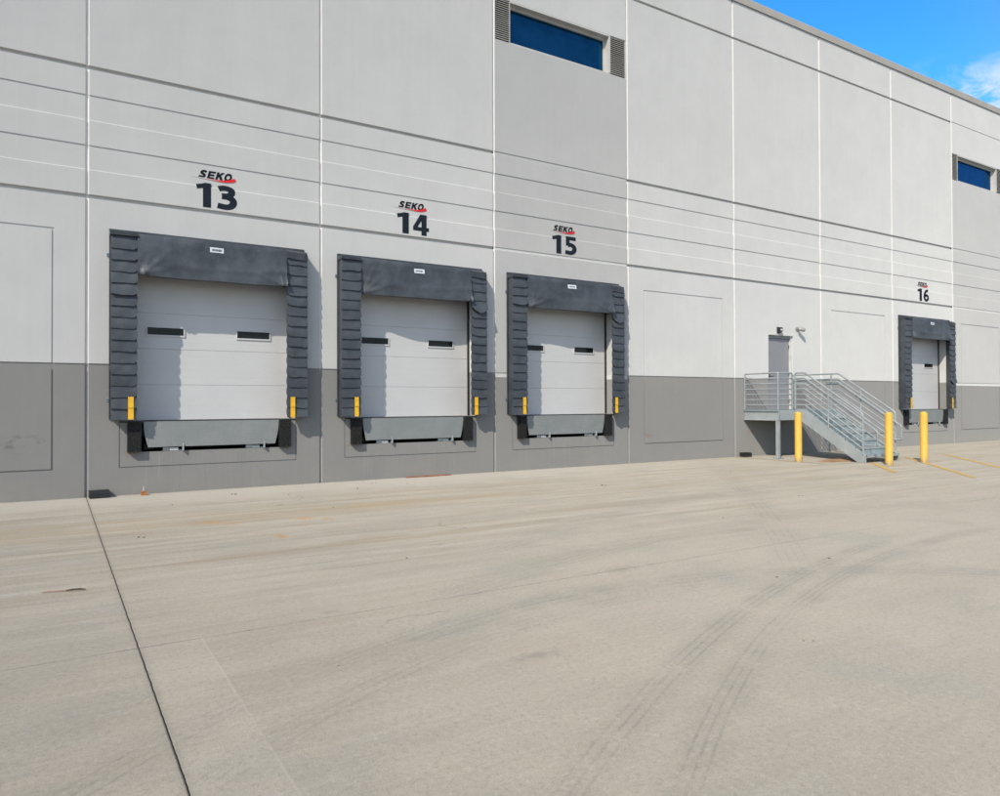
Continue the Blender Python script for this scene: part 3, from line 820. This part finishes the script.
b.box((5.30, -.10, .001), (6.25, -.045, .020), M['wood']); b.box((5.62, -.13, .001), (6.0, -.101, .012), M['wood'])
tag(b.build('wooden_lath', None, (5.8, -.07, 0)), 'thin reddish wooden lath lying against the wall under dock 14', 'wooden lath')
b = MB(); v = [(14.86, -2.22), (15.10, -2.42), (15.42, -2.46), (15.75, -2.52), (16.02, -2.38), (15.86, -2.16), (15.55, -2.08), (15.22, -2.12)]
n = len(v); top = [(x, y, .012+.035*max(0, N(x*2.3, y*2.3, 1)+.45)) for x, y in v]; ctr = (15.45, -2.28, .045)
b.idx(top+[ctr], [(i, (i+1) % n, n) for i in range(n)], M['card']); b.idx([(p[0], p[1], .002) for p in top]+top, [(i, (i+1) % n, n+(i+1) % n, n+i) for i in range(n)], M['card'])
tag(b.build('cardboard_sheet', None, (15.4, -2.3, 0)), 'crumpled brown cardboard lying under the stairs', 'cardboard')
b = MB(); b.tube([(-.50, -6.235, .008), (-.42, -6.26, .012), (-.36, -6.275, .009), (-.30, -6.30, .010)], .004, M['twig_pink'], 6)
b.tube([(-.345, -6.285, .012), (-.30, -6.302, .016), (-.25, -6.318, .017), (-.215, -6.33, .012)], [.003, .006, .0065, .003], M['twig'], 7)
tag(b.build('twig', None, (-.35, -6.28, 0)), 'short twig with a pinkish end lying on the concrete at the left', 'twig')
b = MB()                                                  # scattered grit: nobody could count it
rg = random.Random(3)
for i in range(120):
    x = rg.uniform(-2, 22); y = -rg.uniform(.15, 11.8) if i % 3 else -rg.uniform(.03, .5)
    r = rg.uniform(.002, .006)*(1 if y > -5 else .7)*(1 if rg.random() > .06 else 1.9)
    bm = bmesh.new(); bmesh.ops.create_icosphere(bm, subdivisions=1, radius=r)
    for vv in bm.verts: vv.co *= 1+.5*rg.uniform(-1, 1); vv.co.z *= .5; vv.co += Vector((x, y, r*.3))
    b.addbm(bm, M['grit'])
for i, (x, y, r) in enumerate(((1.96, -.85, .020), (2.7, -1.4, .012), (3.9, -1.2, .016), (4.4, -.6, .014), (4.9, -1.0, .016), (1.0, -1.6, .011), (.35, -4.1, .012), (2.35, -6.6, .009),
                               (6.6, -6.6, .013), (9.2, -5.8, .014), (5.6, -8.7, .008), (4.6, -8.9, .008), (7.6, -3.1, .016), (11.3, -2.7, .016), (.9, -8.9, .005), (3.4, -10.0, .006))):
    for q in range(2 if i % 3 == 0 else 1):                # darker crumbs and splinters
        a = rg.uniform(0, PI); r *= .8; ln = r*rg.uniform(.8, 2.2)
        b.tube([(x+q*.05-math.cos(a)*ln, y-q*.03-math.sin(a)*ln, r*.4), (x+q*.05, y-q*.03, r*.6), (x+q*.05+math.cos(a)*ln, y-q*.03+math.sin(a)*ln, r*.35)], [r*.25, r*.5, r*.2], M['twig'], 6)
tag(b.build('grit', None), kind='stuff')

# ------------------------------------------------------------------ ground
def circle3(a, b_, c):
    (x1, y1), (x2, y2), (x3, y3) = a, b_, c
    d = 2*(x1*(y2-y3)+x2*(y3-y1)+x3*(y1-y2))
    ux = ((x1*x1+y1*y1)*(y2-y3)+(x2*x2+y2*y2)*(y3-y1)+(x3*x3+y3*y3)*(y1-y2))/d
    uy = ((x1*x1+y1*y1)*(x3-x2)+(x2*x2+y2*y2)*(x1-x3)+(x3*x3+y3*y3)*(x2-x1))/d
    return ux, uy, math.hypot(x1-ux, y1-uy)
def m_ground():
    t = NT('yard_concrete'); pos = t.pos; x, y, z = t.sep(pos)
    mul = lambda a, b_: t.math('MULTIPLY', a, b_)
    big = t.noise(pos, .30, 5, .6); mid = t.noise(pos, 1.1, 7, .68); small = t.noise(pos, 6.5, 6, .72); fine = t.noise(pos, 34, 6, .75); grain = t.noise(pos, 150, 3, .8)
    near = t.ramp(y, -5.0, -8.5)                                            # 0 in the lanes by the wall, 1 out in the yard
    c = t.mix(t.ramp(big, .35, .65), (.302, .270, .216), (.334, .299, .242))
    c = t.mix(t.ramp(mid, .42, .66, 0, .55), c, (.350, .310, .246))          # warm blotches
    gg = t.noise(t.scale(pos, (1, 1, 1), loc=(7, 3, 0)), .85, 6, .66)
    c = t.mix(t.ramp(gg, .48, .66, 0, .60), c, (.272, .260, .216))          # grey-green worn areas
    c = t.mix(t.ramp(small, .50, .72, 0, .40), c, (.262, .238, .192))
    c = t.mix(t.ramp(small, .46, .30, 0, .35), c, (.375, .340, .280))
    sweep = t.noise(t.scale(pos, (.14, 1.6, 1)), 1.5, 7, .68, .3)           # drive lanes run along the wall
    sw2 = t.noise(t.scale(pos, (.30, 5.5, 1), rot=(0, 0, .06)), 1.2, 6, .7, .3)
    lane_amt = t.math('ADD', t.ramp(near, 0, 1, .80, .12), mul(t.ramp(x, 3.5, 0), .22))
    c = t.mix(mul(t.ramp(sweep, .48, .66), lane_amt), c, (.268, .225, .164))
    c = t.mix(mul(t.ramp(sw2, .52, .68), mul(lane_amt, .8)), c, (.232, .204, .160))
    c = t.mix(mul(t.ramp(sw2, .52, .34), mul(lane_amt, .95)), c, (.385, .350, .286))
    dg = t.noise(t.scale(pos, (.6, 4.0, 1), rot=(0, 0, -.62)), 1.3, 6, .72, .4)  # turning scrubs
    c = t.mix(mul(t.ramp(dg, .55, .70, 0, .30), t.ramp(x, -1, 4)), c, (.238, .222, .184))
    c = t.mix(mul(t.ramp(dg, .42, .30, 0, .28), t.ramp(x, -1, 4)), c, (.385, .352, .294))
    edge = mul(t.ramp(t.math('ADD', y, mul(t.math('SUBTRACT', mid, .5), 2.0)), -2.1, -.5), t.ramp(x, 14, 7, .3, 1))
    c = t.mix(mul(edge, .70), c, (.415, .385, .330))                        # paler, cleaner strip at the wall
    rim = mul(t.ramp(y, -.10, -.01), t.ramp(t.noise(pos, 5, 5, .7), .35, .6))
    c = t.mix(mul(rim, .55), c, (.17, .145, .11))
    lane = mul(t.ramp(t.math('ABSOLUTE', t.math('ADD', t.math('ADD', y, 3.25), mul(x, -.03))), .75, .1), mul(t.ramp(sweep, .32, .60), t.ramp(x, 8, 3)))
    c = t.mix(mul(lane, .50), c, (.290, .212, .112))
    warp = mul(t.math('SUBTRACT', t.noise(pos, 11, 6, .8), .5), 4.4)
    for (sx, sy, rx, ry, st_) in ((1.20, -3.48, .20, .17, .6), (1.35, -3.72, .16, .12, .6), (2.22, -3.80, .19, .17, .6), (2.45, -3.98, .12, .12, .6), (1.66, -4.84, .10, .14, .95), (.36, -2.9, .4, .2, .16), (3.3, -3.2, .3, .12, .2)):
        dx = mul(t.math('SUBTRACT', x, sx), 1/rx); dy = mul(t.math('SUBTRACT', y, sy), 1/ry)
        d = t.math('ADD', t.math('SQRT', t.math('ADD', mul(dx, dx), mul(dy, dy))), warp)
        c = t.mix(t.ramp(d, .9, .2, 0, st_), c, (.40, .20, .05))
    for (sx, sy, rx, ry, st_) in ((1.9, -9.35, .16, .07, .45), (3.7, -8.0, .22, .10, .35), (1.2, -7.9, .10, .05, .4), (6.2, -7.3, .3, .12, .3), (4.6, -5.6, .3, .1, .3), (2.9, -6.2, .12, .06, .4)):
        dx = mul(t.math('SUBTRACT', x, sx), 1/rx); dy = mul(t.math('SUBTRACT', y, sy), 1/ry)   # old oil spots
        d = t.math('ADD', t.math('SQRT', t.math('ADD', mul(dx, dx), mul(dy, dy))), warp)
        c = t.mix(t.ramp(d, 1.1, .1, 0, st_), c, (.165, .158, .135))
    strip = mul(mul(t.ramp(x, .012, .02), t.ramp(x, .36, .335)), t.ramp(y, -8.0, -8.03))
    c = t.mix(mul(strip, t.ramp(mid, .35, .6, .10, .34)), c, (.385, .352, .295))
    # tyre marks: a broad greyed band with toothed ribs in it
    tn = t.noise(pos, 1.7, 6, .7); tear = t.noise(pos, 16, 5, .75)
    def track(p, q, r_, hw, strength, xa, xb, rib):
        nonlocal c
        cx, cy, R_ = circle3(p, q, r_)
        dx = t.math('SUBTRACT', x, cx); dy = t.math('SUBTRACT', y, cy)
        ang = mul(t.math('ARCTAN2', dy, dx), R_)
        d = t.math('SUBTRACT', t.math('SQRT', t.math('ADD', mul(dx, dx), mul(dy, dy))), R_)
        tooth = mul(t.math('PINGPONG', ang, .022), .30)
        d2 = t.math('ADD', t.math('ADD', d, tooth), mul(t.math('SUBTRACT', tn, .5), .03))
        ext = mul(t.ramp(x, xa, xa+.9), t.ramp(x, xb, xb-2.5))
        ad = t.math('ABSOLUTE', d)
        broad = mul(mul(t.ramp(ad, hw*2.0, hw*.6), t.ramp(tn, .36, .64, .15, 1)), ext)
        c = t.mix(mul(broad, strength*.75), c, (.228, .220, .182))
        ribs = t.ramp(t.math('SINE', mul(d2, 2*PI/rib)), .35, .85)
        m = mul(mul(mul(t.ramp(ad, hw, hw*.75), ribs), ext), mul(t.ramp(tn, .36, .60, .14, 1), t.ramp(tear, .34, .56, .30, 1)))
        c = t.mix(mul(m, strength*.80), c, (.160, .153, .130))
    track((1.22, -10.59), (2.26, -10.0), (4.71, -8.99), .085, .62, .2, 8.5, .050)
    track((1.58, -10.82), (2.33, -10.34), (5.28, -9.11), .085, .62, .5, 9.5, .046)
    track((1.9, -8.60), (4.22, -8.62), (6.29, -9.80), .13, .42, .6, 9, .09)
    track((-.27, -9.57), (.86, -8.87), (2.6, -8.42), .12, .42, -1.5, 5, .06)
    track((-.05, -9.95), (1.0, -9.25), (2.9, -8.75), .10, .40, -1.2, 5, .06)
    track((3.0, -7.6), (7.5, -6.9), (13.0, -8.2), .18, .34, 1.5, 16, .08)
    track((4.0, -6.3), (8.0, -5.0), (14.0, -4.6), .20, .34, 2.5, 20, .08)
    track((5.5, -8.4), (8.0, -6.0), (11.5, -2.2), .17, .30, 4.5, 14, .08)
    track((-3.0, -5.6), (3.0, -4.9), (10.0, -5.4), .20, .26, -4, 14, .09)
    # pale scrapes, grain, aggregate and pits
    scr = t.noise(t.scale(pos, (.5, 7, 1), rot=(0, 0, .55)), 1.4, 6, .75)
    c = t.mix(t.ramp(scr, .66, .74, 0, .40), c, (.41, .38, .325))
    c = t.mix(t.ramp(t.noise(t.scale(pos, (1.3, 3.5, 1)), 1.1, 7, .75), .66, .78, 0, .40), c, (.165, .152, .128))
    c = t.mix(t.ramp(fine, .50, .68, 0, .55), c, (.195, .172, .138))
    c = t.mix(t.ramp(fine, .48, .30, 0, .50), c, (.42, .385, .325))
    c = t.mix(t.ramp(grain, .50, .66, 0, .52), c, (.175, .156, .126))
    c = t.mix(t.ramp(grain, .47, .30, 0, .44), c, (.44, .41, .355))
    c = t.mix(t.ramp(t.voronoi(pos, 4.2), .035, .015, 0, .55), c, (.09, .08, .068))
    # joints: one sealed and open, one tight saw cut that comes and goes
    wob = mul(t.math('SUBTRACT', t.noise(pos, 6, 4, .7), .5), .012)
    jd = t.math('ABSOLUTE', t.math('ADD', x, wob))
    c = t.mix(t.ramp(jd, .045, .006, 0, .30), c, (.215, .195, .16))
    c = t.mix(t.ramp(jd, .0046, .0028), c, (.018, .017, .016))
    jy = t.math('ABSOLUTE', t.math('ADD', t.math('ADD', y, 8.0), mul(wob, 1.6)))
    crk = t.ramp(t.noise(t.scale(pos, (1.4, 1, 1)), 1.9, 5, .75), .42, .64, .30, .85)
    c = t.mix(mul(t.ramp(jy, .009, .003), mul(crk, t.ramp(x, 9, 5, .06, 1))), c, (.085, .078, .068))
    j2 = t.math('ABSOLUTE', t.math('ADD', t.math('SUBTRACT', x, .345), wob))
    c = t.mix(mul(t.ramp(j2, .008, .002), mul(t.ramp(y, -7.9, -8.1), t.ramp(tn, .35, .6, .05, .30))), c, (.43, .40, .345))
    ck = t.n.new('ShaderNodeTexVoronoi'); ck.feature = 'DISTANCE_TO_EDGE'; ck.inputs['Scale'].default_value = .16      # a few hairline cracks
    wv = t.n.new('ShaderNodeVectorMath'); wv.operation = 'ADD'; t.link(pos, wv.inputs[0])
    cn = t.n.new('ShaderNodeTexNoise'); cn.inputs['Scale'].default_value = 1.1; cn.inputs['Detail'].default_value = 7; t.link(pos, cn.inputs['Vector'])
    t.link(cn.outputs['Color'], wv.inputs[1]); t.link(wv.outputs[0], ck.inputs['Vector'])
    c = t.mix(mul(t.ramp(ck.outputs['Distance'], .0016, .0004), t.ramp(t.noise(pos, .5, 3), .52, .60, 0, .55)), c, (.13, .118, .10))
    h = t.math('ADD', mul(fine, .8), t.math('ADD', mul(grain, .7), mul(t.ramp(jd, .008, .004), -4)))
    t.bump(h, .5, .003)
    return t.out(c, t.ramp(mid, .3, .7, .72, .88), 0, .3, 1.0)
b = MB(); b.face([(-600, -600, 0), (600, -600, 0), (600, 600, 0), (-600, 600, 0)], m_ground())
tag(b.build('ground', None), kind='structure')
def line(p, q, w, mat):
    p = Vector((*p, .004)); q = Vector((*q, .004)); d = (q-p).normalized(); n = Vector((-d.y, d.x, 0))*w/2
    b = MB(); b.face([p-n, q-n, q+n, p+n], mat); tag(b.build('painted_line', None), kind='structure')
Y = M['paint_yellow']
line((15.75, -3.02), (13.95, -4.58), .10, Y)
line((18.04, -2.57), (14.2, -5.92), .10, Y)
line((19.9, -2.55), (15.2, -6.65), .10, Y)
line((14.60, -.05), (14.62, -2.55), .09, M['paint_faded'])

# ------------------------------------------------------------------ light
SUN = Vector((-1.42, -1.0, 1.48)).normalized()
el = math.asin(SUN.z); az = math.atan2(SUN.x, SUN.y)
L = bpy.data.lights.new('sun', 'SUN'); L.energy = 2.75; L.angle = math.radians(.53); L.color = (1, .925, .80)
so = bpy.data.objects.new('sun', L); C.objects.link(so); so.rotation_euler = (-SUN).to_track_quat('-Z', 'Y').to_euler(); so.location = (-10, -10, 20)
w = bpy.data.worlds.new('World'); scene.world = w; w.use_nodes = True
nt = w.node_tree; bg = nt.nodes['Background']
sky = nt.nodes.new('ShaderNodeTexSky'); sky.sky_type = 'NISHITA'; sky.sun_disc = False
sky.sun_elevation = el; sky.sun_rotation = az; sky.altitude = 100; sky.air_density = 1.0; sky.dust_density = .4; sky.ozone_density = 2.2
tc = nt.nodes.new('ShaderNodeTexCoord')
mp = nt.nodes.new('ShaderNodeMapping'); mp.inputs['Scale'].default_value = (1, 1, 3.0); nt.links.new(tc.outputs['Generated'], mp.inputs[0])
nz = nt.nodes.new('ShaderNodeTexNoise'); nz.inputs['Scale'].default_value = 11; nz.inputs['Detail'].default_value = 10; nz.inputs['Roughness'].default_value = .66; nz.inputs['Distortion'].default_value = .9
nt.links.new(mp.outputs[0], nz.inputs['Vector'])
cr = nt.nodes.new('ShaderNodeMapRange'); cr.interpolation_type = 'SMOOTHSTEP'
cr.inputs['From Min'].default_value = .50; cr.inputs['From Max'].default_value = .76
dt = nt.nodes.new('ShaderNodeVectorMath'); dt.operation = 'DOT_PRODUCT'; nt.links.new(tc.outputs['Generated'], dt.inputs[0]); dt.inputs[1].default_value = (0.8565, 0.3848, 0.3440)
bank = nt.nodes.new('ShaderNodeMapRange'); bank.interpolation_type = 'SMOOTHSTEP'; nt.links.new(dt.outputs['Value'], bank.inputs['Value'])
bank.inputs['From Min'].default_value = .9945; bank.inputs['From Max'].default_value = 1.0; bank.inputs['To Max'].default_value = .13
ad = nt.nodes.new('ShaderNodeMath'); nt.links.new(nz.outputs[0], ad.inputs[0]); nt.links.new(bank.outputs[0], ad.inputs[1])
nt.links.new(ad.outputs[0], cr.inputs['Value'])
sep = nt.nodes.new('ShaderNodeSeparateXYZ'); nt.links.new(tc.outputs['Generated'], sep.inputs[0])
lo = nt.nodes.new('ShaderNodeMapRange'); lo.interpolation_type = 'SMOOTHSTEP'
lo.inputs['From Min'].default_value = .385; lo.inputs['From Max'].default_value = .335
nt.links.new(sep.outputs[2], lo.inputs['Value'])
mul = nt.nodes.new('ShaderNodeMath'); mul.operation = 'MULTIPLY'; nt.links.new(cr.outputs[0], mul.inputs[0]); nt.links.new(lo.outputs[0], mul.inputs[1])
hs = nt.nodes.new('ShaderNodeHueSaturation'); hs.inputs['Saturation'].default_value = 1.32; nt.links.new(sky.outputs[0], hs.inputs['Color'])
h2 = nt.nodes.new('ShaderNodeHueSaturation'); h2.inputs['Saturation'].default_value = .80; nt.links.new(sky.outputs[0], h2.inputs['Color'])
mx = nt.nodes.new('ShaderNodeMix'); mx.data_type = 'RGBA'; nt.links.new(mul.outputs[0], mx.inputs['Factor'])
nm = nt.nodes.new('ShaderNodeMapRange'); nm.interpolation_type = 'SMOOTHSTEP'      # the clear half of the sky, away from the sun
nm.inputs['From Min'].default_value = .05; nm.inputs['From Max'].default_value = .45; nt.links.new(sep.outputs[1], nm.inputs['Value'])
tm = nt.nodes.new('ShaderNodeMix'); tm.data_type = 'RGBA'; tm.blend_type = 'MULTIPLY'; nt.links.new(nm.outputs[0], tm.inputs['Factor'])
tm.inputs['Factor'].default_value = 1; nt.links.remove(tm.inputs['Factor'].links[0])
nt.links.new(hs.outputs[0], tm.inputs[6]); tm.inputs[7].default_value = (.83, 1.48, 1.65, 1); tm.clamp_result = False
t2 = nt.nodes.new('ShaderNodeMix'); t2.data_type = 'RGBA'; nt.links.new(nm.outputs[0], t2.inputs['Factor'])
nt.links.new(h2.outputs[0], t2.inputs[6]); nt.links.new(tm.outputs[2], t2.inputs[7]); nt.links.new(t2.outputs[2], mx.inputs[6]); mx.inputs[7].default_value = (4.2, 5.0, 6.0, 1)
nt.links.new(mx.outputs[2], bg.inputs['Color']); bg.inputs['Strength'].default_value = .122

# ------------------------------------------------------------------ camera
psi, pit, rol = .5543349, .0102316, -.0032743
cam = bpy.data.cameras.new('camera'); cam.sensor_width = 36; cam.sensor_fit = 'HORIZONTAL'; cam.lens = .721039*36
cam.shift_y = -.0031; cam.clip_end = 2000; cam.clip_start = .05
co = bpy.data.objects.new('camera', cam); C.objects.link(co)
r = Vector((math.cos(psi), -math.sin(psi), 0))
fw = Vector((math.sin(psi)*math.cos(pit), math.cos(psi)*math.cos(pit), math.sin(pit)))
u = Vector((-math.sin(psi)*math.sin(pit), -math.cos(psi)*math.sin(pit), math.cos(pit)))
r2 = r*math.cos(rol)+u*math.sin(rol); u2 = -r*math.sin(rol)+u*math.cos(rol)
mt = Matrix((r2, u2, -fw)).transposed().to_4x4(); mt.translation = Vector((-.42883, -12.73492, 1.43851))
co.matrix_world = mt
scene.camera = co
vs = scene.view_settings; vs.view_transform = 'Standard'; vs.look = 'None'; vs.gamma = 1; vs.exposure = .49; vs.use_curve_mapping = False
